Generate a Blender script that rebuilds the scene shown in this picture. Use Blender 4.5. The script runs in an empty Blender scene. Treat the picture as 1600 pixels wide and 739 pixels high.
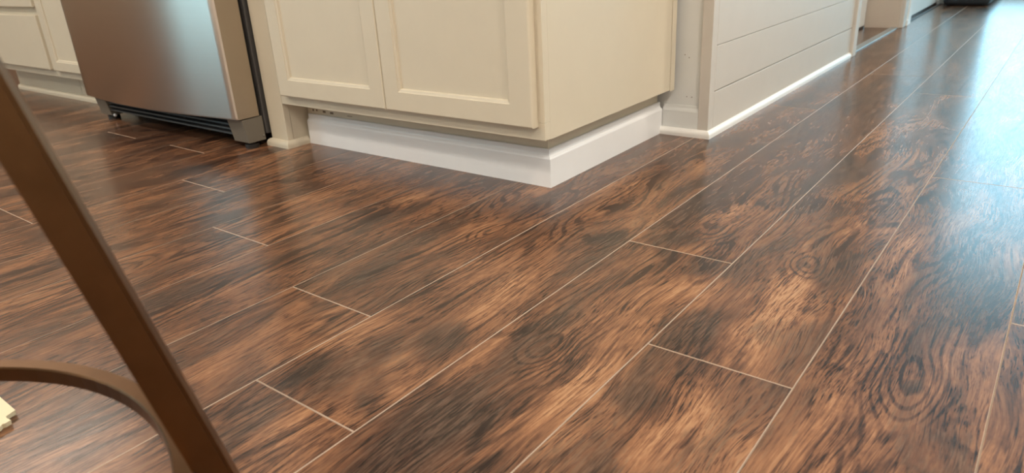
import bpy, bmesh, math, random
from mathutils import Matrix, Vector

sc = bpy.context.scene
C = sc.collection
random.seed(7)

# ------------------------------------------------------------------ camera
CAM_H = 0.5126
FPX = 1106.35
cam_d = bpy.data.cameras.new('camera')
cam_d.sensor_width = 36.0
cam_d.lens = 36.0 * FPX / 1600.0
cam_d.clip_start = 0.02
cam = bpy.data.objects.new('camera', cam_d)
C.objects.link(cam)
cam.matrix_world = Matrix((
    (0.79387116, -0.1943683, 0.57618534, 0.0),
    (0.6059031, 0.33305686, -0.72246423, 0.0),
    (-0.05147834, 0.922656, 0.38217259, CAM_H),
    (0, 0, 0, 1)))
cam_d.dof.use_dof = True
cam_d.dof.focus_distance = 1.25
cam_d.dof.aperture_fstop = 6.5
sc.camera = cam

# ------------------------------------------------------------------ world, light, exposure
SKY = (0.42, 0.80, 1.0)
DAYLIGHT = 5.0      # radiance of the overcast daylight that stands in each window opening
world = bpy.data.worlds.new('overcast_sky')
sc.world = world
world.use_nodes = True
bg = world.node_tree.nodes['Background']
bg.inputs[0].default_value = (*SKY, 1)
bg.inputs[1].default_value = 1.0

ROOM = dict(x0=-5.3, x1=1.7, y0=-3.0, y1=6.4, z1=2.5)
# windows: (axis, position, lo, hi, z0, z1)
WIN = [('y', ROOM['y1'], -0.60, 1.30, 0.06, 2.25),     # glazed patio door at the end of the hall
       ('x', ROOM['x0'], -2.92, -1.82, 0.04, 2.30)]    # unseen left window, added for daylight, shadows and the refrigerator highlight
for i, (ax, pos, lo, hi, z0, z1) in enumerate(WIN):
    L = bpy.data.lights.new('window_daylight', 'AREA')
    L.shape = 'RECTANGLE'
    L.size, L.size_y = hi - lo, z1 - z0
    L.energy = math.pi * DAYLIGHT * (hi - lo) * (z1 - z0)
    L.color = SKY
    o = bpy.data.objects.new('window_daylight', L)
    C.objects.link(o)
    m = (lo + hi) / 2
    if ax == 'y':
        o.location = (m, pos + 0.11, (z0 + z1) / 2)
        o.rotation_euler = (math.radians(-90), 0, 0)
    else:
        o.location = (pos - 0.11, m, (z0 + z1) / 2)
        o.rotation_euler = (math.radians(90), 0, math.radians(-90))

LAMP_COL = (1.0, 0.885, 0.75)
LAMP_W = 26.5
ADDED_LAMPS = [(0.95, 0.5, 'right of the viewer'), (-1.5, -0.5, 'before the refrigerator'), (-3.6, -0.5, 'by the left cabinets'),
         (0.6, -1.7, 'behind the viewer'), (-2.7, -2.0, 'at the kitchen back'), (0.95, 2.9, 'in the hall'), (1.25, -0.7, 'by the right wall'), (1.35, 1.7, 'at the hall mouth')]  # unseen lamps, added to brighten cabinets, walls and hall

ADDED_PANEL = (-4.7, 0.9, 0.6, 1.2, 17.0)     # added unseen panel for the left floor sheen: x, y, size, size, watts

sc.view_settings.view_transform = 'Standard'
sc.view_settings.look = 'None'
sc.view_settings.gamma = 1.0
sc.view_settings.use_curve_mapping = False
sc.view_settings.exposure = 0.0
sc.cycles.use_denoising = True
sc.cycles.denoising_prefilter = 'ACCURATE'
sc.cycles.max_bounces = 10
sc.cycles.diffuse_bounces = 5
sc.cycles.sample_clamp_indirect = 8.0

# ------------------------------------------------------------------ material helpers
class NT:
    def __init__(self, name):
        self.m = bpy.data.materials.new(name)
        self.m.use_nodes = True
        self.t = self.m.node_tree
        self.b = self.t.nodes['Principled BSDF']

    def n(self, typ, **kw):
        nd = self.t.nodes.new(typ)
        for k, v in kw.items():
            setattr(nd, k, v)
        return nd

    def link(self, a, b):
        self.t.links.new(a, b)

    def put(self, sock, v):
        if isinstance(v, bpy.types.NodeSocket):
            self.link(v, sock)
        elif v is not None:
            sock.default_value = v

    def math(self, op, a, b=None, c=None, clamp=False):
        nd = self.n('ShaderNodeMath', operation=op, use_clamp=clamp)
        for i, v in enumerate((a, b, c)):
            self.put(nd.inputs[i], v)
        return nd.outputs[0]

    def vmath(self, op, a, b=None):
        nd = self.n('ShaderNodeVectorMath', operation=op)
        self.put(nd.inputs[0], a)
        if b is not None:
            self.put(nd.inputs[1], b)
        return nd.outputs[0]

    def noise(self, vec, scale=1.0, detail=2.0, rough=0.5, dist=0.0, out='Fac'):
        nd = self.n('ShaderNodeTexNoise')
        self.put(nd.inputs['Vector'], vec)
        nd.inputs['Scale'].default_value = scale
        nd.inputs['Detail'].default_value = detail
        nd.inputs['Roughness'].default_value = rough
        nd.inputs['Distortion'].default_value = dist
        return nd.outputs[out]

    def ramp(self, fac, stops, interp='LINEAR'):
        nd = self.n('ShaderNodeValToRGB')
        cr = nd.color_ramp
        cr.interpolation = interp
        while len(cr.elements) < len(stops):
            cr.elements.new(0.5)
        for e, (p, c) in zip(cr.elements, stops):
            e.position = p
            e.color = (*c, 1) if len(c) == 3 else c
        self.put(nd.inputs[0], fac)
        return nd.outputs[0]

    def rng(self, v, a, b, c=0.0, d=1.0, smooth=True):
        nd = self.n('ShaderNodeMapRange', interpolation_type='SMOOTHSTEP' if smooth else 'LINEAR')
        self.put(nd.inputs[0], v)
        for i, q in enumerate((a, b, c, d)):
            self.put(nd.inputs[i + 1], q)
        return nd.outputs[0]

    def mix(self, fac, a, b, blend='MIX'):
        nd = self.n('ShaderNodeMix', data_type='RGBA', blend_type=blend)
        self.put(nd.inputs[0], fac)
        self.put(nd.inputs[6], a if not isinstance(a, tuple) else (*a, 1))
        self.put(nd.inputs[7], b if not isinstance(b, tuple) else (*b, 1))
        return nd.outputs[2]

    def bump(self, h, strength=0.2, dist=0.001):
        nd = self.n('ShaderNodeBump')
        nd.inputs['Strength'].default_value = strength
        nd.inputs['Distance'].default_value = dist
        self.put(nd.inputs['Height'], h)
        self.link(nd.outputs[0], self.b.inputs['Normal'])


def paint(name, col, rough=0.45, var=0.06, scale=14.0, bump=0.08, metallic=0.0):
    t = NT(name)
    g = t.n('ShaderNodeNewGeometry').outputs['Position']
    nz = t.noise(g, scale, 4, 0.6)
    dark = tuple(c * (1 - var) for c in col)
    lite = tuple(min(1, c * (1 + var)) for c in col)
    t.link(t.mix(nz, dark, lite), t.b.inputs['Base Color'])
    t.b.inputs['Roughness'].default_value = rough
    t.b.inputs['Metallic'].default_value = metallic
    if bump:
        t.bump(t.noise(g, 220, 2), bump, 0.0006)
    return t.m


M = {}
M['cream'] = paint('cream_cabinet_paint', (0.645, 0.58, 0.455), 0.42, 0.03)
M['white'] = paint('white_trim_paint', (0.84, 0.825, 0.79), 0.38, 0.03)
M['shiplap'] = paint('warm_white_board_paint', (0.60, 0.56, 0.505), 0.5, 0.03)
M['wall'] = paint('grey_white_wall_paint', (0.72, 0.73, 0.71), 0.6, 0.03)
M['taupe'] = paint('taupe_wall_paint', (0.30, 0.23, 0.17), 0.6, 0.03)  # made-up dark tone of the unseen left wall, keeps refrigerator reflections dark
M['daylit_white'] = paint('daylit_white_paint', (0.80, 0.81, 0.82), 0.38, 0.03)  # white trim with a bluish daylight cast put into its colour
M['jamb'] = paint('shaded_jamb_paint', (0.55, 0.46, 0.38), 0.5, 0.03)  # the doorway's pinkish-tan shade is put into the jamb colour
M['ceiling'] = paint('ceiling_paint', (0.78, 0.77, 0.74), 0.8, 0.02)
M['counter'] = paint('stone_counter', (0.45, 0.40, 0.35), 0.25, 0.25, 60)
M['black'] = paint('black_plastic', (0.018, 0.017, 0.016), 0.45, 0.1)
M['case'] = paint('dark_grey_case', (0.075, 0.070, 0.065), 0.4, 0.1)
M['grille'] = paint('black_grille_plastic', (0.035, 0.034, 0.033), 0.4, 0.1)
M['bracket'] = paint('grey_bracket_plastic', (0.17, 0.15, 0.12), 0.4, 0.05)
M['bronze'] = paint('dark_bronze_metal', (0.15, 0.078, 0.034), 0.34, 0.25, 40, 0.10, 1.0)
M['seat'] = paint('brown_seat', (0.12, 0.07, 0.04), 0.5, 0.15)
M['gap'] = paint('dark_seam', (0.03, 0.025, 0.02), 0.8, 0.1)
M['chip'] = paint('paint_chip_brown', (0.16, 0.11, 0.07), 0.7, 0.3)
M['edge'] = paint('worn_lit_plank_bevel', (0.38, 0.285, 0.21), 0.5, 0.25, 8, 0)  # worn tan, with light caught by the chamfers put into its colour
M['card'] = paint('cream_card', (0.80, 0.72, 0.50), 0.7, 0.05, 60)
M['alu'] = paint('grey_metal_strip', (0.42, 0.43, 0.42), 0.35, 0.05, 20, 0, 0.6)
M['slate'] = paint('slate_dark_wood', (0.025, 0.030, 0.035), 0.5, 0.15)
M['slab'] = paint('plank_underlay', (0.22, 0.16, 0.11), 0.8, 0.1)
M['white_dot'] = paint('white_plastic', (0.8, 0.8, 0.8), 0.4, 0.0, 10, 0)


def steel():
    t = NT('brushed_steel')
    g = t.n('ShaderNodeTexCoord').outputs['Object']
    v = t.vmath('MULTIPLY', g, (2.0, 2.0, 1400.0))
    nz = t.noise(v, 1.0, 2, 0.6)
    t.link(t.mix(nz, (0.58, 0.50, 0.42), (0.64, 0.56, 0.48)), t.b.inputs['Base Color'])
    t.b.inputs['Metallic'].default_value = 1.0
    t.b.inputs['Roughness'].default_value = 0.36
    t.b.inputs['Anisotropic'].default_value = 0.92
    tn = t.n('ShaderNodeCombineXYZ')
    tn.inputs[2].default_value = 1.0
    t.link(tn.outputs[0], t.b.inputs['Tangent'])
    return t.m


M['steel'] = steel()
M['steel_side'] = paint('steel_door_side', (0.42, 0.34, 0.25), 0.38, 0.05, 10, 0.03, 0.6)


def glass():
    t = NT('window_glass')
    t.t.nodes.remove(t.b)
    tr = t.n('ShaderNodeBsdfTransparent')
    gl = t.n('ShaderNodeBsdfGlossy')
    gl.inputs['Roughness'].default_value = 0.02
    mx = t.n('ShaderNodeMixShader')
    mx.inputs[0].default_value = 0.06
    t.link(tr.outputs[0], mx.inputs[1])
    t.link(gl.outputs[0], mx.inputs[2])
    t.link(mx.outputs[0], t.t.nodes['Material Output'].inputs[0])
    return t.m


M['glass'] = glass()


def lamp_mat():
    t = NT('added_lamp_diffuser')
    t.b.inputs['Base Color'].default_value = (0.9, 0.88, 0.84, 1)
    t.b.inputs['Emission Color'].default_value = (*LAMP_COL, 1)
    t.b.inputs['Emission Strength'].default_value = 3.0
    t.m.cycles.emission_sampling = 'NONE'
    return t.m


M['lamp'] = lamp_mat()


PATCHES = [
    (-0.507, 0.430, 0.070, 0.220, -1.0),
    (-0.532, 0.698, 0.050, 0.160, -0.7),
    (-0.496, 1.088, 0.055, 0.080, -1.1),
    (-0.340, 0.841, 0.060, 0.120, -1.0),
    (-0.226, 1.190, 0.050, 0.200, -0.6),
    (-0.064, 1.151, 0.070, 0.300, -0.9),
    (-1.114, 0.479, 0.050, 0.120, -1.0),
    (-0.910, 0.833, 0.050, 0.140, -0.8),
    (-0.614, 1.032, 0.040, 0.060, -1.1),
    (-0.635, 0.623, 0.050, 0.060, -1.1),
    (-0.314, 0.628, 0.060, 0.050, -0.8),
    (-0.373, 1.579, 0.070, 0.300, -0.7),
    (-0.878, 0.723, 0.050, 0.100, -0.6),
    (-0.720, 0.452, 0.060, 0.080, -0.5),
    (-1.013, 0.489, 0.050, 0.200, -0.5),
    (-0.573, 1.703, 0.060, 0.200, -0.5),
    (-0.260, 0.981, 0.060, 0.150, 1.2),
    (-0.410, 0.611, 0.060, 0.160, 1.1),
    (-0.392, 0.949, 0.060, 0.090, 0.9),
    (-0.630, 0.765, 0.070, 0.200, 0.8),
    (-0.863, 0.915, 0.060, 0.120, 0.9),
    (-0.745, 0.563, 0.050, 0.100, 0.7),
    (-0.123, 0.686, 0.070, 0.200, 0.5),
    (-0.254, 0.586, 0.080, 0.140, 0.7),
    (-0.635, 0.387, 0.080, 0.100, 0.6),
    (-0.467, 1.238, 0.050, 0.100, 0.7),
    (-1.101, 0.985, 0.050, 0.200, 0.5),
    (-0.222, 1.306, 0.050, 0.100, 0.5),
    (-0.732, 1.284, 0.060, 0.200, 0.4),
]
KNOTS = [(-0.073, 0.827, 0.018), (-0.496, 0.678, 0.012), (-0.461, 1.192, 0.016), (-0.272, 1.118, 0.010), (-0.841, 0.946, 0.010)]


def wood():
    t = NT('dark_hickory_laminate')
    tc = t.n('ShaderNodeTexCoord').outputs['Object']
    pos = t.n('ShaderNodeNewGeometry').outputs['Position']
    oi = t.n('ShaderNodeObjectInfo')
    rnd = oi.outputs['Random']
    off = t.n('ShaderNodeCombineXYZ')
    t.put(off.inputs[0], t.math('MULTIPLY', rnd, 37.0))
    t.put(off.inputs[1], t.math('MULTIPLY', rnd, 91.0))
    t.put(off.inputs[2], t.math('MULTIPLY', rnd, 13.0))
    p = t.vmath('ADD', tc, off.outputs[0])
    # slow warp so that the grain meanders
    wn = t.noise(t.vmath('MULTIPLY', p, (8.0, 3.2, 1.0)), 1.0, 1.0, 0.5, 0.0, 'Color')
    warp = t.vmath('MULTIPLY', t.vmath('SUBTRACT', wn, (0.5, 0.5, 0.5)), (0.06, 0.14, 0.0))
    q = t.vmath('ADD', p, warp)
    # knots and patches of the boards in view: (x, y, half width, half length, amount); knots bend the rings round them
    pw = t.vmath('ADD', pos, warp)

    def blob(x, y, rx, ry):
        d = t.vmath('MULTIPLY', t.vmath('SUBTRACT', pw, (x, y, 0.0)), (1.0 / rx, 1.0 / ry, 0.0))
        nd = t.n('ShaderNodeVectorMath', operation='LENGTH')
        t.link(d, nd.inputs[0])
        return t.rng(nd.outputs['Value'], 0.15, 1.0, 1.0, 0.0)

    patch = None
    for x, y, rx, ry, amp in PATCHES:
        v = t.math('MULTIPLY', blob(x, y, rx, ry), amp)
        patch = v if patch is None else t.math('ADD', patch, v)
    kn = core = None
    for x, y, r in KNOTS:
        v = blob(x, y, r * 4.2, r * 7.0)
        c = blob(x, y, r, r * 1.5)
        kn = v if kn is None else t.math('ADD', kn, v)
        core = c if core is None else t.math('ADD', core, c)
    # broad tone: orange flames against brown
    tone = t.noise(t.vmath('MULTIPLY', q, (15.0, 4.2, 1.0)), 1.0, 4, 0.6, 0.5)
    # smoky dark patches
    smoke = t.noise(t.vmath('MULTIPLY', t.vmath('ADD', q, (5.2, 3.1, 0)), (11.0, 3.0, 1.0)), 1.0, 5, 0.62, 0.5)
    # long streaks and pores
    streak = t.noise(t.vmath('MULTIPLY', q, (160.0, 7.5, 1.0)), 1.0, 4, 0.65, 0.2)
    pore = t.noise(t.vmath('MULTIPLY', q, (400.0, 24.0, 1.0)), 1.0, 3, 0.65)
    mott = t.noise(t.vmath('MULTIPLY', q, (150.0, 60.0, 1.0)), 1.0, 3, 0.7)
    c5 = lambda v, k: t.math('MULTIPLY', t.math('SUBTRACT', v, 0.5), k)
    # growth rings: contours of a slow field, closing round the knots
    q2 = t.vmath('ADD', p, t.vmath('MULTIPLY', warp, (0.45, 0.6, 0.0)))
    fld = t.noise(t.vmath('MULTIPLY', q2, (9.0, 1.3, 1.0)), 1.0, 1.5, 0.4, 0.15)
    fld = t.math('ADD', fld, t.math('MULTIPLY', kn, 0.085))
    ring = t.math('SINE', t.math('ADD', t.math('MULTIPLY', fld, 125.0), c5(mott, 1.6)))
    ring = t.rng(ring, 0.0, 1.0)
    ringmask = t.rng(t.math('ADD', t.noise(t.vmath('MULTIPLY', q, (9.0, 3.4, 1.0)), 1.3, 2), t.math('MULTIPLY', kn, 0.12)), 0.46, 0.60)
    ln = t.noise(t.vmath('MULTIPLY', q, (120.0, 3.6, 1.0)), 1.0, 2, 0.6, 0.1)
    line = t.rng(t.math('ABSOLUTE', t.math('SUBTRACT', ln, 0.5)), 0.0, 0.035, 1.0, 0.0)
    lmask = t.rng(t.noise(t.vmath('MULTIPLY', q, (22.0, 7.0, 1.0)), 1.0, 2), 0.42, 0.60)
    line = t.math('MULTIPLY', line, lmask)
    s = t.math('ADD', 0.53, c5(tone, 0.80))
    s = t.math('ADD', s, c5(streak, 0.60))
    s = t.math('ADD', s, c5(pore, 0.50))
    dash = t.rng(t.noise(t.vmath('MULTIPLY', q, (520.0, 34.0, 1.0)), 1.0, 2, 0.6), 0.52, 0.64)
    dmask = t.rng(t.noise(t.vmath('MULTIPLY', t.vmath('ADD', q, (1.7, 4.4, 0)), (18.0, 7.0, 1.0)), 1.0, 3), 0.40, 0.58)
    s = t.math('SUBTRACT', s, t.math('MULTIPLY', t.math('MULTIPLY', dash, dmask), 0.26))
    s = t.math('SUBTRACT', s, t.math('MULTIPLY', line, 0.24))
    s = t.math('ADD', s, c5(mott, 0.22))
    s = t.math('SUBTRACT', s, t.math('MULTIPLY', t.math('MULTIPLY', ring, ringmask), 0.19))
    s = t.math('ADD', s, c5(rnd, 0.05))
    s = t.math('ADD', s, t.math('MULTIPLY', t.math('MULTIPLY', patch, t.rng(streak, 0.2, 0.6)), 0.18))
    col = t.ramp(s, [(0.16, (0.018, 0.010, 0.008)), (0.32, (0.058, 0.029, 0.019)),
                     (0.48, (0.136, 0.063, 0.035)), (0.64, (0.255, 0.121, 0.061)), (0.84, (0.41, 0.225, 0.118))])
    smv = t.math('ADD', smoke, c5(streak, 0.42))
    smv = t.math('ADD', smv, c5(pore, 0.34))
    smv = t.math('ADD', smv, c5(mott, 0.22))
    smv = t.math('SUBTRACT', smv, t.math('MULTIPLY', patch, 0.17))
    smv = t.math('ADD', smv, t.math('MULTIPLY', core, 0.30))
    sm = t.rng(smv, 0.48, 0.65)
    dk = t.mix(t.rng(pore, 0.35, 0.68), (0.022, 0.014, 0.011), (0.105, 0.068, 0.049))
    col = t.mix(t.math('MULTIPLY', sm, 0.72), col, dk)
    t.link(col, t.b.inputs['Base Color'])
    t.link(t.rng(pore, 0.3, 0.7, 0.26, 0.20), t.b.inputs['Roughness'])
    t.b.inputs['IOR'].default_value = 1.5
    t.bump(t.math('ADD', t.math('MULTIPLY', streak, 0.35), t.math('MULTIPLY', pore, 0.65)), 0.06, 0.0006)
    return t.m


M['wood'] = wood()

# ------------------------------------------------------------------ mesh helpers
def new_obj(name, me, mats, parent=None):
    o = bpy.data.objects.new(name, me)
    C.objects.link(o)
    for m in (mats if isinstance(mats, (list, tuple)) else [mats]):
        me.materials.append(M[m])
    if parent is not None:
        o.parent = parent
    return o


def bm_obj(name, bm, mats, parent=None, smooth=False):
    bmesh.ops.recalc_face_normals(bm, faces=bm.faces)
    me = bpy.data.meshes.new(name)
    bm.to_mesh(me)
    bm.free()
    if smooth:
        for p in me.polygons:
            p.use_smooth = True
    return new_obj(name, me, mats, parent)


def add_box(bm, x0, x1, y0, y1, z0, z1, bev=0.0, seg=2, mi=0):
    g = bmesh.ops.create_cube(bm, size=1.0)
    vs = g['verts']
    for v in vs:
        v.co.x = x0 if v.co.x < 0 else x1
        v.co.y = y0 if v.co.y < 0 else y1
        v.co.z = z0 if v.co.z < 0 else z1
    if mi:
        for f in {f for v in vs for f in v.link_faces}:
            f.material_index = mi
    if bev > 0:
        es = {e for v in vs for e in v.link_edges}
        bmesh.ops.bevel(bm, geom=list(es), offset=bev, segments=seg, affect='EDGES', profile=0.6)


def box(name, mats, b, parent=None, bev=0.0, seg=2):
    bm = bmesh.new()
    add_box(bm, *b, bev=bev, seg=seg)
    return bm_obj(name, bm, mats, parent)


def boxes(name, mats, bl, parent=None, bev=0.0):
    bm = bmesh.new()
    for b in bl:
        add_box(bm, *b, bev=bev)
    return bm_obj(name, bm, mats, parent)


def sweep(name, mats, prof, path, parent=None, closed_ends=True):
    """prof: (outward, z) points; path: XY polyline, outward is to the right of travel; mitred corners."""
    bm = bmesh.new()
    n = len(path)
    rows = []
    for i, p in enumerate(path):
        p = Vector(p)
        d0 = (p - Vector(path[i - 1])).normalized() if i > 0 else None
        d1 = (Vector(path[i + 1]) - p).normalized() if i < n - 1 else None
        if d0 is None: d0 = d1
        if d1 is None: d1 = d0
        n0 = Vector((d0.y, -d0.x)); n1 = Vector((d1.y, -d1.x))
        mt = (n0 + n1)
        mt = mt / (1 + n0.dot(n1))
        rows.append([bm.verts.new((p.x + mt.x * u, p.y + mt.y * u, z)) for u, z in prof])
    for a, b in zip(rows, rows[1:]):
        for j in range(len(prof)):
            k = (j + 1) % len(prof)
            bm.faces.new((a[j], a[k], b[k], b[j]))
    bm.faces.new(rows[0]); bm.faces.new(list(reversed(rows[-1])))
    return bm_obj(name, bm, mats, parent)


def cyl(bm, c0, c1, r, seg=24, r2=None):
    c0, c1 = Vector(c0), Vector(c1)
    d = c1 - c0
    q = d.to_track_quat('Z', 'Y').to_matrix().to_4x4()
    bmesh.ops.create_cone(bm, cap_ends=True, segments=seg, radius1=r, radius2=r if r2 is None else r2,
                          depth=d.length, matrix=Matrix.Translation((c0 + c1) / 2) @ q)


def thing(name, label, cat, loc=(0, 0, 0), group=None):
    o = bpy.data.objects.new(name, None)
    C.objects.link(o)
    o.location = loc
    o['label'] = label
    o['category'] = cat
    if group: o['group'] = group
    return o


def tag(o, label, cat, group=None):
    o['label'] = label
    o['category'] = cat
    if group: o['group'] = group
    return o


def struct(o, label, cat='wall'):
    o['kind'] = 'structure'
    o['label'] = label
    o['category'] = cat
    return o


def under(par, *objs):
    """parent world-placed meshes to an Empty that stands at par.location"""
    for o in objs:
        o.parent = par
        o.matrix_parent_inverse = Matrix.Translation(-Vector(par.location))


# ------------------------------------------------------------------ floor and planks
W = 0.1932
SEAM0 = 0.006
LEN = 1.83
floor = struct(box('floor', 'slab', (ROOM['x0'], ROOM['x1'], ROOM['y0'], ROOM['y1'], -0.06, -0.0085)),
               'dark hickory plank floor running through kitchen and hall', 'floor')
JOINT = {5: -0.45, 7: -0.30, 11: -0.40, 12: 1.008, 10: 1.017, 9: 0.4935, 8: 0.841, 6: 0.6935, 4: 0.607, 3: 0.406, 2: 1.062, 1: 0.760, 0: 1.698, -1: 1.070}
plank_mesh = {}


def get_plank(length, bx, width=W):
    key = (round(length, 4), bx, round(width, 4))
    if key in plank_mesh:
        return plank_mesh[key]
    by, dz, th = 0.0011, 0.0007, 0.0085
    hx, hy = width / 2 - 0.00015, length / 2 - 0.00015
    v = []
    for (ex, ey, z) in ((bx, by, 0.0), (0, 0, -dz), (0, 0, -th)):
        for sx, sy in ((-1, -1), (1, -1), (1, 1), (-1, 1)):
            v.append((sx * (hx - ex), sy * (hy - ey), z))
    f = [(0, 1, 2, 3)]
    for a in (0, 4):
        for i in range(4):
            j = (i + 1) % 4
            f.append((a + i, a + 4 + i, a + 4 + j, a + j))
    me = bpy.data.meshes.new('plank')
    me.from_pydata(v, [], f)
    me.materials.append(M['wood'])
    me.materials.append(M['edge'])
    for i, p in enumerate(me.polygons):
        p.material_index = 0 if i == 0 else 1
    me.update()
    plank_mesh[key] = me
    return me


def col_range(k):
    return SEAM0 - W * (k + 1), SEAM0 - W * k


for k in range(-9, 28):
    xa, xb = col_range(k)
    xa, xb = max(xa, ROOM['x0']), min(xb, ROOM['x1'])
    if xb - xa < 0.02:
        continue
    y1 = ROOM['y1'] if k <= 3 else 1.80
    j = JOINT.get(k)
    if j is None:
        j = random.uniform(0, LEN)
    # near seams get wide bevels, pale with wear and caught light; kitchen ones thinner
    bx = 0.0009 if k <= 3 else (0.0009 if k == 4 else 0.0004)
    while j > ROOM['y0']:
        j -= LEN
    y = j
    while y < y1:
        a, b = max(y, ROOM['y0']), min(y + LEN, y1)
        if b - a > 0.03:
            me = get_plank(b - a, bx, xb - xa)
            o = bpy.data.objects.new('plank', me)
            C.objects.link(o)
            o.location = ((xa + xb) / 2, (a + b) / 2, 0)
            o.parent = floor
        y += LEN
# doorway floor and its strip
box('doorway_board', 'wood', (-0.96, -0.768, 3.29, 4.27, -0.0085, 0.0), floor)
box('threshold_strip', 'alu', (-0.775, -0.742, 3.30, 4.255, 0.0, 0.005), floor, bev=0.002)

# ------------------------------------------------------------------ shell
X0, X1, Y0, Y1, Z1 = ROOM['x0'], ROOM['x1'], ROOM['y0'], ROOM['y1'], ROOM['z1']
struct(box('ceiling', 'ceiling', (X0 - .15, X1 + .15, Y0 - .15, Y1 + .15, Z1, Z1 + 0.1)), 'flat white ceiling above kitchen and hall', 'ceiling')
struct(box('wall_right', 'wall', (X1, X1 + .15, Y0 - .15, Y1 + .15, -0.06, Z1)), 'plain wall on the right of the room')
struct(box('wall_back', 'wall', (X0 - .15, X1, Y0 - .15, Y0, -0.06, Z1)), 'plain wall behind the viewer')
struct(box('wall_kitchen', 'wall', (X0, -0.885, 1.80, 1.92, 0, Z1)), 'painted wall behind the kitchen cabinets')


def cut_wall(axis, a, b, pos0, pos1, openings):
    bl, cur = [], a
    for (lo, hi, z0, z1) in sorted(openings):
        bl.append((cur, lo, -0.06, Z1))
        if z0 > -0.05: bl.append((lo, hi, -0.06, z0))
        bl.append((lo, hi, z1, Z1))
        cur = hi
    bl.append((cur, b, -0.06, Z1))
    if axis == 'y':
        return [(u0, u1, pos0, pos1, z0, z1) for u0, u1, z0, z1 in bl]
    return [(pos0, pos1, u0, u1, z0, z1) for u0, u1, z0, z1 in bl]


struct(boxes('wall_left', 'taupe', cut_wall('x', Y0, 1.80, X0 - .15, X0, [w[2:] for w in WIN[1:]])), 'wall on the far left in made-up dark paint, with an added window')
struct(boxes('wall_end', 'wall', cut_wall('y', -0.885, X1, Y1, Y1 + .15, [WIN[0][2:]])), 'wall at the end of the hall around the glazed door')


def window(n, ax, pos, lo, hi, z0, z1, label):
    bars = [(lo, lo + .06, z0, z1), (hi - .06, hi, z0, z1), (lo + .06, hi - .06, z0, z0 + .08), (lo + .06, hi - .06, z1 - .06, z1)]
    mid = (lo + hi) / 2

    def b3(q, d0, d1):
        u0, u1, a, b = q
        return (u0, u1, pos + d0, pos + d1, a, b) if ax == 'y' else (pos - d1, pos - d0, u0, u1, a, b)
    w = boxes('window_%d' % n, 'white', [b3(q, 0.03, 0.10) for q in bars])
    struct(w, label, 'window')
    boxes('mullion', 'white', [b3((mid - .035, mid + .035, z0 + .08, z1 - .06), 0.04, 0.09)], w)
    for a, b in ((lo + .06, mid - .035), (mid + .035, hi - .06)):
        boxes('pane', 'glass', [b3((a, b, z0 + .08, z1 - .06), 0.06, 0.066)], w)
    return w


window(1, *WIN[0], 'glazed double door letting in daylight at the hall end')
window(2, *WIN[1], 'added unseen window in left wall for daylight and reflections')

# hall wall with shiplap boards
HX = -0.735
hall = boxes('wall_hall', 'wall', [(-0.885, -0.748, 1.80, 3.27, 0, Z1), (-0.885, -0.748, 3.27, 4.27, 2.08, Z1),
                                   (-0.885, -0.748, 4.27, 4.47, 0, Z1), (-0.885, -0.748, 4.47, 5.56, 2.08, Z1),
                                   (-0.885, -0.748, 5.56, Y1, 0, Z1), (-1.05, -0.955, 3.2, 4.4, 0, Z1)])
struct(hall, 'hall wall clad with white horizontal shiplap boards', 'wall')
for hx, hz in ((-0.8133, 0.2153), (-0.8011, 0.2084), (-0.8036, 0.1044), (-0.7889, 0.1039)):
    box('nail_hole', 'chip', (hx - .0012, hx + .0012, 1.7996, 1.8002, hz - .0012, hz + .0012), hall)
bm = bmesh.new()
add_box(bm, -0.748, HX, 1.822, 3.244, 0.0, 0.1177, bev=0.0009, seg=1)
first = bm_obj('shiplap_board', bm, 'shiplap', hall)
for i in range(1, 21):
    o = first.copy()
    C.objects.link(o)
    o.parent = hall
    o.location = (0, 0, 0.1192 * i + 0.0015)

# corner post, end trims, casings
struct(box('trim_1', 'shiplap', (-0.764, -0.7349, 1.7885, 1.8212, 0, Z1), bev=0.0015), 'white corner post where wall end meets shiplap', 'trim')
struct(box('trim_2', 'shiplap', (-0.748, -0.722, 3.246, 3.300, 0, 2.10), bev=0.003), 'flat casing at near side of hall doorway', 'trim')
struct(box('trim_3', 'shiplap', (-0.748, -0.722, 4.262, 4.345, 0, 2.10), bev=0.003), 'flat casing at far side of first hall doorway', 'trim')
struct(box('trim_4', 'white', (-0.748, -0.722, 4.385, 4.465, 0, 2.10), bev=0.003), 'white casing at near side of second hall door', 'trim')
struct(box('trim_5', 'shiplap', (-0.748, -0.722, 5.565, 5.65, 0, 2.10), bev=0.003), 'casing at far side of second hall door', 'trim')
d1 = struct(box('door_1', 'white', (-0.940, -0.902, 3.29, 4.235, 0.012, 2.05), bev=0.002), 'closed white door set deep in first hall doorway', 'door')
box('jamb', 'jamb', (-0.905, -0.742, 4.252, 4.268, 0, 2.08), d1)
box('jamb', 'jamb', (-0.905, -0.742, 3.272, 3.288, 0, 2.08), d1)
box('gap_shade_strip', 'black', (-0.938, -0.904, 3.29, 4.235, 0.0, 0.012), d1)  # black strip standing in for the dark gap under the first door
boxes('panel_moulding', 'white', [(-0.904, -0.896, 3.42, 4.11, 0.14, 0.165), (-0.904, -0.896, 3.42, 4.11, 0.9, 0.925),
                                  (-0.904, -0.896, 3.42, 3.445, 0.165, 0.9), (-0.904, -0.896, 4.085, 4.11, 0.165, 0.9)], d1, bev=0.003)
box('shoe_block', 'white', (-0.744, -0.716, 4.345, 4.385, 0, 0.03), d1, bev=0.004)
d2 = struct(box('door_2', 'white', (-0.80, -0.762, 4.475, 5.555, 0.014, 2.05), bev=0.002), 'closed white door farther along the hall', 'door')
box('gap_shade_strip', 'black', (-0.80, -0.764, 4.475, 5.555, 0.0, 0.014), d2)  # dark strip where only the shaded gap below the second door is
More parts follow.
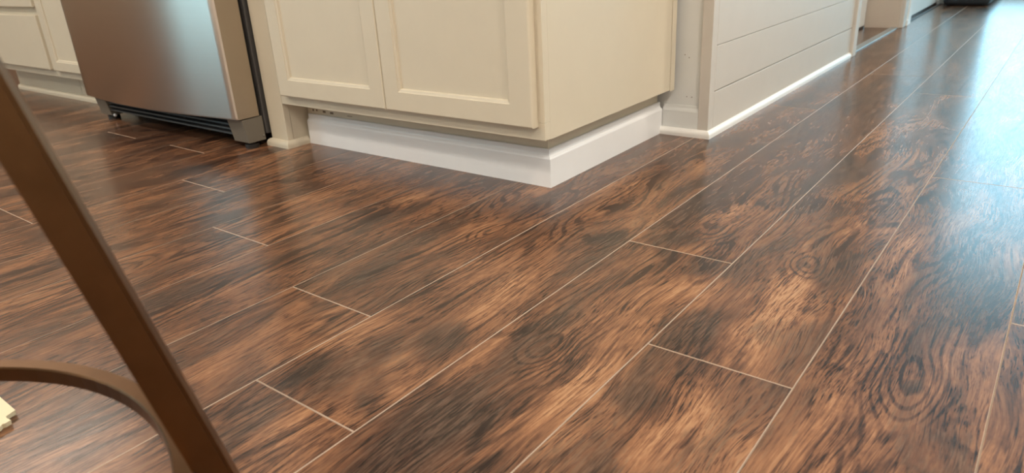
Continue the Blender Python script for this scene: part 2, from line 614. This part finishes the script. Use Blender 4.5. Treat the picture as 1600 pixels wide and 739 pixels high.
box('threshold_strip', 'slate', (-0.745, -0.735, 4.47, 5.56, 0.0, 0.004), d2)

# ------------------------------------------------------------------ baseboards and shoe moulding
def quarter(r, h):
    pts = [(0, 0), (r, 0)]
    for i in range(0, 7):
        a = i / 6 * math.pi / 2
        pts.append((r * math.cos(a) if i else r, h * 0.35 + (h * 0.65) * math.sin(a)))
    pts[-1] = (0, h)
    return pts


TB = [(0, 0), (0.012, 0), (0.012, 0.0655), (0.0105, 0.0685), (0.0065, 0.0725), (0.0048, 0.0765), (0.0048, 0.0850), (0.0035, 0.0865), (0, 0.0865)]
struct(sweep('baseboard_cabinet', 'daylit_white', TB, [(-1.727, 1.252), (-0.881, 1.252), (-0.881, 1.788)]),
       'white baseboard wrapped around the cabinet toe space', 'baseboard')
WB = [(0, 0), (0.010, 0), (0.010, 0.066), (0.008, 0.070), (0.0045, 0.074), (0.0035, 0.081), (0, 0.081)]
struct(sweep('baseboard_wall', 'wall', WB, [(-0.869, 1.80), (-0.764, 1.80)]), 'short painted baseboard on the wall end beside cabinet', 'baseboard')
struct(sweep('trim_6', 'white', quarter(0.013, 0.020), [(-0.869, 1.789), (-0.7375, 1.789), (-0.7375, 3.243)]),
       'cream white shoe moulding along the shiplap wall', 'trim')

# ------------------------------------------------------------------ shaker doors
def shaker(name, x0, x1, z0, z1, yf, parent, st=0.048, th=0.02, rail=None, rec=0.009, stl=None, strr=None):
    """framed door facing -Y with a bevelled inner lip; its panel is a sub-part"""
    rail = rail or st
    stl, strr = stl or st, strr or st
    bm = bmesh.new()
    def ring(ix0, ix1, iz, y):
        return [bm.verts.new((x0 + ix0, y, z0 + iz)), bm.verts.new((x1 - ix1, y, z0 + iz)),
                bm.verts.new((x1 - ix1, y, z1 - iz)), bm.verts.new((x0 + ix0, y, z1 - iz))]
    e = 0.0035
    rs = [ring(0, 0, 0, yf + th), ring(0, 0, 0, yf + e), ring(e * .35, e * .35, e * .35, yf + e * .35), ring(e, e, e, yf),
          ring(stl, strr, rail, yf), ring(stl + 0.0015, strr + .0015, rail + .0015, yf + 0.002),
          ring(stl + 0.006, strr + .006, rail + .006, yf + 0.0035), ring(stl + 0.008, strr + .008, rail + .008, yf + rec)]
    for a, b in zip(rs, rs[1:]):
        for i in range(4):
            j = (i + 1) % 4
            bm.faces.new((a[i], a[j], b[j], b[i]))
    a, b = rs[0], rs[-1]
    back = ring(stl + .008, strr + .008, rail + .008, yf + th)
    for i in range(4):
        j = (i + 1) % 4
        bm.faces.new((a[j], a[i], back[i], back[j]))
        bm.faces.new((b[i], b[j], back[j], back[i]))
    d = bm_obj(name, bm, 'cream', parent)
    q = box('panel', 'cream', (x0 + stl + .007, x1 - strr - .007, yf + rec - 0.0004, yf + rec + 0.007, z0 + rail + .007, z1 - rail - .007))
    q.parent = d
    return d


YF = 1.175
# ---- corner base cabinet beside the hall
cab = thing('base_cabinet', 'cream two-door base cabinet with white toe board at the hall corner', 'cabinet')
boxes('body', 'cream', [(-1.739, -0.837, YF + 0.004, 1.755, 0.1285, 0.88)], cab)
boxes('face_frame', 'cream', [(-1.739, -0.834, YF, YF + 0.020, 0.1280, 0.165), (-1.739, -1.700, YF, YF + 0.02, 0.165, 0.88),
                              (-0.862, -0.834, YF, YF + 0.02, 0.165, 0.88), (-1.70, -0.862, YF, YF + .02, 0.84, 0.88)], cab, bev=0.0012)
box('end_panel', 'cream', (-0.838, -0.8338, YF + 0.0190, 1.7565, 0.1270, 0.88), cab, bev=0.0008)
box('back_stile', 'cream', (-0.845, -0.8325, 1.7585, 1.783, 0.1240, 0.88), cab, bev=0.001)
boxes('toe_board', 'cream', [(-1.735, -0.8835, 1.2545, 1.27, 0.0, 0.1285), (-0.896, -0.8835, 1.27, 1.786, 0.0, 0.1285)], cab)
shaker('door', -1.7125, -1.2905, 0.1560, 0.835, YF - 0.020, cab, stl=0.0465, strr=0.047, rail=0.0455)
shaker('door', -1.2885, -0.8510, 0.1560, 0.835, YF - 0.020, cab, stl=0.0485, strr=0.057, rail=0.0465)
for x, w, z, h in ((-1.712, .006, .094, .006), (-1.696, .006, .095, .005), (-1.666, .012, .093, .006), (-1.634, .014, .092, .006), (-1.56, .02, .093, .0015)):
    box('paint_chip', 'chip', (x, x + w, 1.2540, 1.2546, z, z + h), cab)
# the panel leg between cabinet and refrigerator
leg = thing('end_panel_leg', 'cream upright panel with shoe moulding between refrigerator and cabinet doors', 'cabinet panel', (-1.778, 1.2, 0))
under(leg, box('stile', 'cream', (-1.817, -1.740, YF, YF + 0.019, 0.0, 0.93), bev=0.0012),
      box('side_panel', 'cream', (-1.815, -1.7415, YF + 0.0205, 1.797, 0.0, 0.93), bev=0.0005),
      sweep('shoe_moulding', 'cream', quarter(0.0125, 0.021), [(-1.817, 1.215), (-1.817, YF), (-1.740, YF), (-1.740, 1.241)]))
ct = tag(box('countertop', 'counter', (-1.739, -0.80, YF - 0.035, 1.797, 0.8815, 0.92), bev=0.004), 'stone countertop on the corner base cabinet', 'countertop')

# ---- left run: drawer cabinet and door cabinet
LB = 0.109
dr = thing('drawer_cabinet', 'cream drawer base cabinet left of the refrigerator, partly hidden by stool leg', 'cabinet')
boxes('body', 'cream', [(-3.90, -3.232, YF, 1.795, LB, 0.88)], dr)
box('toe_board', 'cream', (-3.90, -3.232, 1.245, 1.26, 0, LB), dr)
for a, b in ((0.137, 0.349), (0.378, 0.59), (0.62, 0.835)):
    box('drawer', 'cream', (-3.87, -3.2425, YF - 0.02, YF - .0002, a, b), dr, bev=0.005, seg=3)
box('cleat', 'chip', (-3.605, -3.585, 1.235, 1.2448, 0.090, 0.106), dr)
sweep('shoe_moulding', 'cream', quarter(0.0125, 0.021), [(-3.90, 1.245), (-3.232, 1.245)], dr)
dc = thing('door_cabinet', 'cream narrow door cabinet standing right against refrigerator left side', 'cabinet')
boxes('body', 'cream', [(-3.230, -2.79, YF, 1.795, LB, 0.88)], dc)
box('toe_board', 'cream', (-3.230, -2.79, 1.245, 1.26, 0, LB), dc)
shaker('door', -3.212, -2.80, 0.137, 0.835, YF - 0.020, dc, st=0.046, rail=0.036)
sweep('shoe_moulding', 'cream', quarter(0.0125, 0.021), [(-3.230, 1.245), (-2.79, 1.245)], dc)
tag(box('countertop', 'counter', (-3.90, -2.79, YF - 0.035, 1.797, 0.8815, 0.92), bev=0.004), 'stone countertop on the cabinets left of refrigerator', 'countertop')

# ------------------------------------------------------------------ refrigerator
fr = thing('refrigerator', 'stainless steel refrigerator with bowed front and black louvred base grille', 'refrigerator')
FX0, FX1 = -2.757, -1.830


def bow(x):
    d = abs(x + 2.33)
    return 1.0415 + (0.176 * d * d if d < 0.36 else 0.0228 + 0.1267 * (d - 0.36))


def front(name, x0, x1, z0, z1, n=40):
    bm = bmesh.new()
    e = 0.004
    cols = []
    xs = [x0] + [x0 + e + (x1 - x0 - 2 * e) * i / n for i in range(n + 1)] + [x1]
    for i, x in enumerate(xs):
        y = bow(min(max(x, x0 + e), x1 - e))
        ye = y + (0.004 if i in (0, len(xs) - 1) else 0.0)
        cols.append([bm.verts.new((x, 1.154, z0)), bm.verts.new((x, ye + 0.003, z0)), bm.verts.new((x, ye, z0 + 0.004)),
                     bm.verts.new((x, ye, z1 - 0.004)), bm.verts.new((x, ye + 0.003, z1)), bm.verts.new((x, 1.154, z1))])
    for a, b in zip(cols, cols[1:]):
        for j in range(6):
            k = (j + 1) % 6
            bm.faces.new((a[j], a[k], b[k], b[j]))
    f0 = bm.faces.new(cols[0]); f1 = bm.faces.new(list(reversed(cols[-1])))
    f0.material_index = f1.material_index = 1
    o = bm_obj(name, bm, ['steel', 'steel_side'], fr)
    for p in o.data.polygons:
        if p.material_index == 0 and p.normal.y < -0.9 and x0 + e < p.center.x < x1 - e:
            p.use_smooth = True
    return o


fd = front('freezer_drawer', FX0, FX1, 0.0905, 0.70)
bm = bmesh.new()
cyl(bm, (FX0 + .1, 0.995, 0.645), (FX1 - .1, 0.995, 0.645), 0.012)
for x in (FX0 + .14, FX1 - .14):
    cyl(bm, (x, 0.995, 0.645), (x, 1.07, 0.645), 0.009)
bm_obj('handle', bm, 'steel', fd)
mid = (FX0 + FX1) / 2
for a, b, hx in ((FX0, mid - .002, mid - .05), (mid + .002, FX1, mid + .05)):
    d = front('door', a, b, 0.706, 1.75, 20)
    bm = bmesh.new()
    cyl(bm, (hx, 0.99, 0.80), (hx, 0.99, 1.55), 0.012)
    for z in (0.84, 1.51):
        cyl(bm, (hx, 0.99, z), (hx, 1.06, z), 0.009)
    bm_obj('handle', bm, 'steel', d)
box('gasket', 'black', (FX0 + .012, FX1 - .012, 1.1545, 1.166, 0.10, 1.74), fr)
box('case', 'case', (FX0 + .004, FX1 + .003, 1.1665, 1.79, 0.034, 1.76), fr, bev=0.003)
# base grille: backing, louvres and corner brackets
gx0, gx1 = FX0 + 0.078, FX1 - 0.078
box('grille_backing', 'black', (gx0, gx1, 1.122, 1.128, 0.034, 0.088), fr)
sl = None
for i in range(4):
    z = 0.0365 + i * 0.0135
    if sl is None:
        bm = bmesh.new()
        vs = [bm.verts.new(c) for c in ((gx0, 1.106, 0.0), (gx1, 1.106, 0.0), (gx1, 1.108, 0.0045), (gx0, 1.108, 0.0045),
                                        (gx0, 1.121, -0.002), (gx1, 1.121, -0.002), (gx1, 1.121, 0.008), (gx0, 1.121, 0.008))]
        for q in ((0, 1, 2, 3), (3, 2, 6, 7), (0, 4, 5, 1), (0, 3, 7, 4), (1, 5, 6, 2), (4, 7, 6, 5)):
            bm.faces.new([vs[k] for k in q])
        sl = bm_obj('louvre', bm, 'grille', fr)
        sl.location.z = z
    else:
        o = sl.copy()
        C.objects.link(o)
        o.parent = fr
        o.location.z = z


def bracket(x0, x1):
    bm = bmesh.new()
    pr = [(1.0955, 0.0865), (1.1075, 0.0175), (1.163, 0.0175), (1.163, 0.0875)]
    A = [bm.verts.new((x0, y, z)) for y, z in pr]
    B = [bm.verts.new((x1, y, z)) for y, z in pr]
    bm.faces.new(A); bm.faces.new(list(reversed(B)))
    for i in range(4):
        j = (i + 1) % 4
        bm.faces.new((A[i], B[i], B[j], A[j]))
    bmesh.ops.bevel(bm, geom=list(bm.edges), offset=0.0012, segments=1, affect='EDGES')
    return bm_obj('corner_bracket', bm, 'bracket', fr)


bracket(FX1 - 0.077, FX1)
bracket(FX0, FX0 + 0.077)
for x in (FX1 - 0.022, FX0 + 0.045):
    bm = bmesh.new()
    cyl(bm, (x, 1.128, 0.0), (x, 1.128, 0.012), 0.020, 24)
    cyl(bm, (x, 1.128, 0.012), (x, 1.128, 0.034), 0.011, 16)
    bm_obj('foot', bm, 'black', fr)
bm = bmesh.new()
bmesh.ops.create_uvsphere(bm, u_segments=12, v_segments=8, radius=0.004, matrix=Matrix.Translation((FX1 - 0.004 + 0.004, 1.158, 0.030)))
bm_obj('screw_cap', bm, 'bracket', fr)
bm = bmesh.new()
bmesh.ops.create_uvsphere(bm, u_segments=12, v_segments=8, radius=0.006, matrix=Matrix.Translation((FX0 + 0.084, 1.116, 0.018)))
bm_obj('roller', bm, 'white_dot', fr, True)

# ------------------------------------------------------------------ bar stool in the foreground
SC = Vector((-0.5339, -0.0767, 0))
st = thing('bar_stool', 'dark bronze metal bar stool with square legs and round foot ring', 'stool', SC)
th0 = math.atan2(0.2495, 0.1209)


def rad(z):
    return 0.2773 + (0.2 - z) * 0.2095


def leg_mesh():
    bm = bmesh.new()
    h = 0.011
    rings = []
    for z in (0.004, 0.622):
        r = rad(z)
        rings.append([bm.verts.new((r + sx * h, sy * h, z)) for sx, sy in ((-1, -1), (1, -1), (1, 1), (-1, 1))])
    a, b = rings
    for i in range(4):
        j = (i + 1) % 4
        bm.faces.new((a[i], a[j], b[j], b[i]))
    bm.faces.new(list(reversed(a))); bm.faces.new(b)
    bmesh.ops.bevel(bm, geom=[e for e in bm.edges], offset=0.0018, segments=2, affect='EDGES')
    return bm


l0 = None
for k in range(4):
    a = th0 + k * math.pi / 2
    if l0 is None:
        l0 = o = bm_obj('leg', leg_mesh(), 'bronze', st)
        bm = bmesh.new()
        cyl(bm, (rad(0), 0, 0.0), (rad(0), 0, 0.006), 0.012, 16)
        cp = f = bm_obj('foot_cap', bm, 'black', o)
    else:
        o = l0.copy(); C.objects.link(o); o.parent = st
        f = cp.copy(); C.objects.link(f); f.parent = o
    o.rotation_euler.z = a
bm = bmesh.new()
N = 96
rows = []
z1r, z0r = 0.2, 0.2 - 0.0137
ri, ro = 0.2544, 0.2685
for i in range(N):
    a = 2 * math.pi * i / N
    c, s = math.cos(a), math.sin(a)
    e = 0.0012
    pr = [(ri, z0r), (ri, z1r - e), (ri + e, z1r), (ro - e, z1r), (ro, z1r - e), (ro, z0r)]
    rows.append([bm.verts.new((r * c, r * s, z)) for r, z in pr])
for i in range(N):
    a, b = rows[i], rows[(i + 1) % N]
    for j in range(6):
        k = (j + 1) % 6
        bm.faces.new((a[j], b[j], b[k], a[k]))
bm_obj('foot_ring', bm, 'bronze', st)
bm = bmesh.new()
prof = [(0, 0.615), (0.185, 0.615), (0.20, 0.622), (0.205, 0.64), (0.198, 0.66), (0.17, 0.668), (0, 0.664)]
rows = []
for i in range(48):
    a = 2 * math.pi * i / 48
    rows.append([bm.verts.new((r * math.cos(a), r * math.sin(a), z)) for r, z in prof[1:-1]])
for i in range(48):
    a, b = rows[i], rows[(i + 1) % 48]
    for j in range(len(a) - 1):
        bm.faces.new((a[j], b[j], b[j + 1], a[j + 1]))
bm.faces.new([r[0] for r in reversed(rows)]); bm.faces.new([r[-1] for r in rows])
bm_obj('seat', bm, 'seat', st, True)

# ------------------------------------------------------------------ torn scrap of cream card at the left edge
bm = bmesh.new()
pts = [(-1.1764, 0.1902), (-1.0078, 0.1903), (-0.9574, 0.1904), (-0.9554, 0.1848), (-0.9526, 0.1782), (-0.9467, 0.1775), (-0.9387, 0.1790), (-0.9369, 0.1728), (-0.9380, 0.1691), (-0.9342, 0.1657), (-0.9414, 0.1283)]
top = [bm.verts.new((x, y, 0.008)) for x, y in pts]
bot = [bm.verts.new((x - 0.003, y, 0.0005)) for x, y in pts]
bm.faces.new(top); bm.faces.new(list(reversed(bot)))
for i in range(len(pts)):
    j = (i + 1) % len(pts)
    bm.faces.new((top[i], bot[i], bot[j], top[j]))
tag(bm_obj('card_scrap', bm, 'card'), 'torn cream card scrap on the floor inside stool ring', 'card')

# ------------------------------------------------------------------ low dark floor cushion at the end of the hall
fc = thing('floor_cushion', 'low dark slate cushion on the floor at the far end of hall', 'cushion', (-0.58, 5.85, 0))
q = box('cover', 'slate', (-0.715, -0.455, 5.42, 6.25, 0.0, 0.11), bev=0.045, seg=4)
for pl in q.data.polygons:
    pl.use_smooth = True
under(fc, q, sweep('piping', 'slate', [(0.0, 0.052), (0.004, 0.052), (0.004, 0.059), (0.0, 0.059)],
                   [(-0.670, 5.4195), (-0.50, 5.4195)]))

# ------------------------------------------------------------------ unseen ceiling lamps and panel, added to light the room
for x, y, where in ADDED_LAMPS:
    t = thing('added_ceiling_lamp', 'added unseen round ceiling lamp ' + where, 'lamp', (x, y, Z1), 'added ceiling lamps')
    bm = bmesh.new()
    cyl(bm, (0, 0, -0.029), (0, 0, 0.0), 0.10, 32)
    bm_obj('base', bm, 'white', t)
    bm = bmesh.new()
    cyl(bm, (0, 0, -0.036), (0, 0, -0.0295), 0.14, 40)
    bm_obj('diffuser', bm, 'lamp', t)
    L = bpy.data.lights.new('added_lamp_light', 'AREA')
    L.shape = 'DISK'
    L.size = 0.27
    L.energy = LAMP_W
    L.color = LAMP_COL
    lo = bpy.data.objects.new('added_lamp_light', L)
    C.objects.link(lo)
    lo.location = (0, 0, -0.04)
    lo.parent = t

px, py, pw_, ph_, watt = ADDED_PANEL
t = thing('added_panel_light', 'added unseen ceiling panel light near the left wall', 'lamp', (px, py, Z1))
boxes('frame', 'white', [(-pw_ / 2 - .03, -pw_ / 2, -ph_ / 2 - .03, ph_ / 2 + .03, -0.05, 0), (pw_ / 2, pw_ / 2 + .03, -ph_ / 2 - .03, ph_ / 2 + .03, -0.05, 0),
                         (-pw_ / 2, pw_ / 2, -ph_ / 2 - .03, -ph_ / 2, -0.05, 0), (-pw_ / 2, pw_ / 2, ph_ / 2, ph_ / 2 + .03, -0.05, 0)], t)
box('diffuser', 'lamp', (-pw_ / 2 + .001, pw_ / 2 - .001, -ph_ / 2 + .001, ph_ / 2 - .001, -0.035, -0.03), t)
L = bpy.data.lights.new('added_lamp_light', 'AREA')
L.shape = 'RECTANGLE'
L.size, L.size_y = pw_ - .01, ph_ - .01
L.energy = watt
L.color = LAMP_COL
lo = bpy.data.objects.new('added_lamp_light', L)
C.objects.link(lo)
lo.location = (0, 0, -0.04)
lo.parent = t
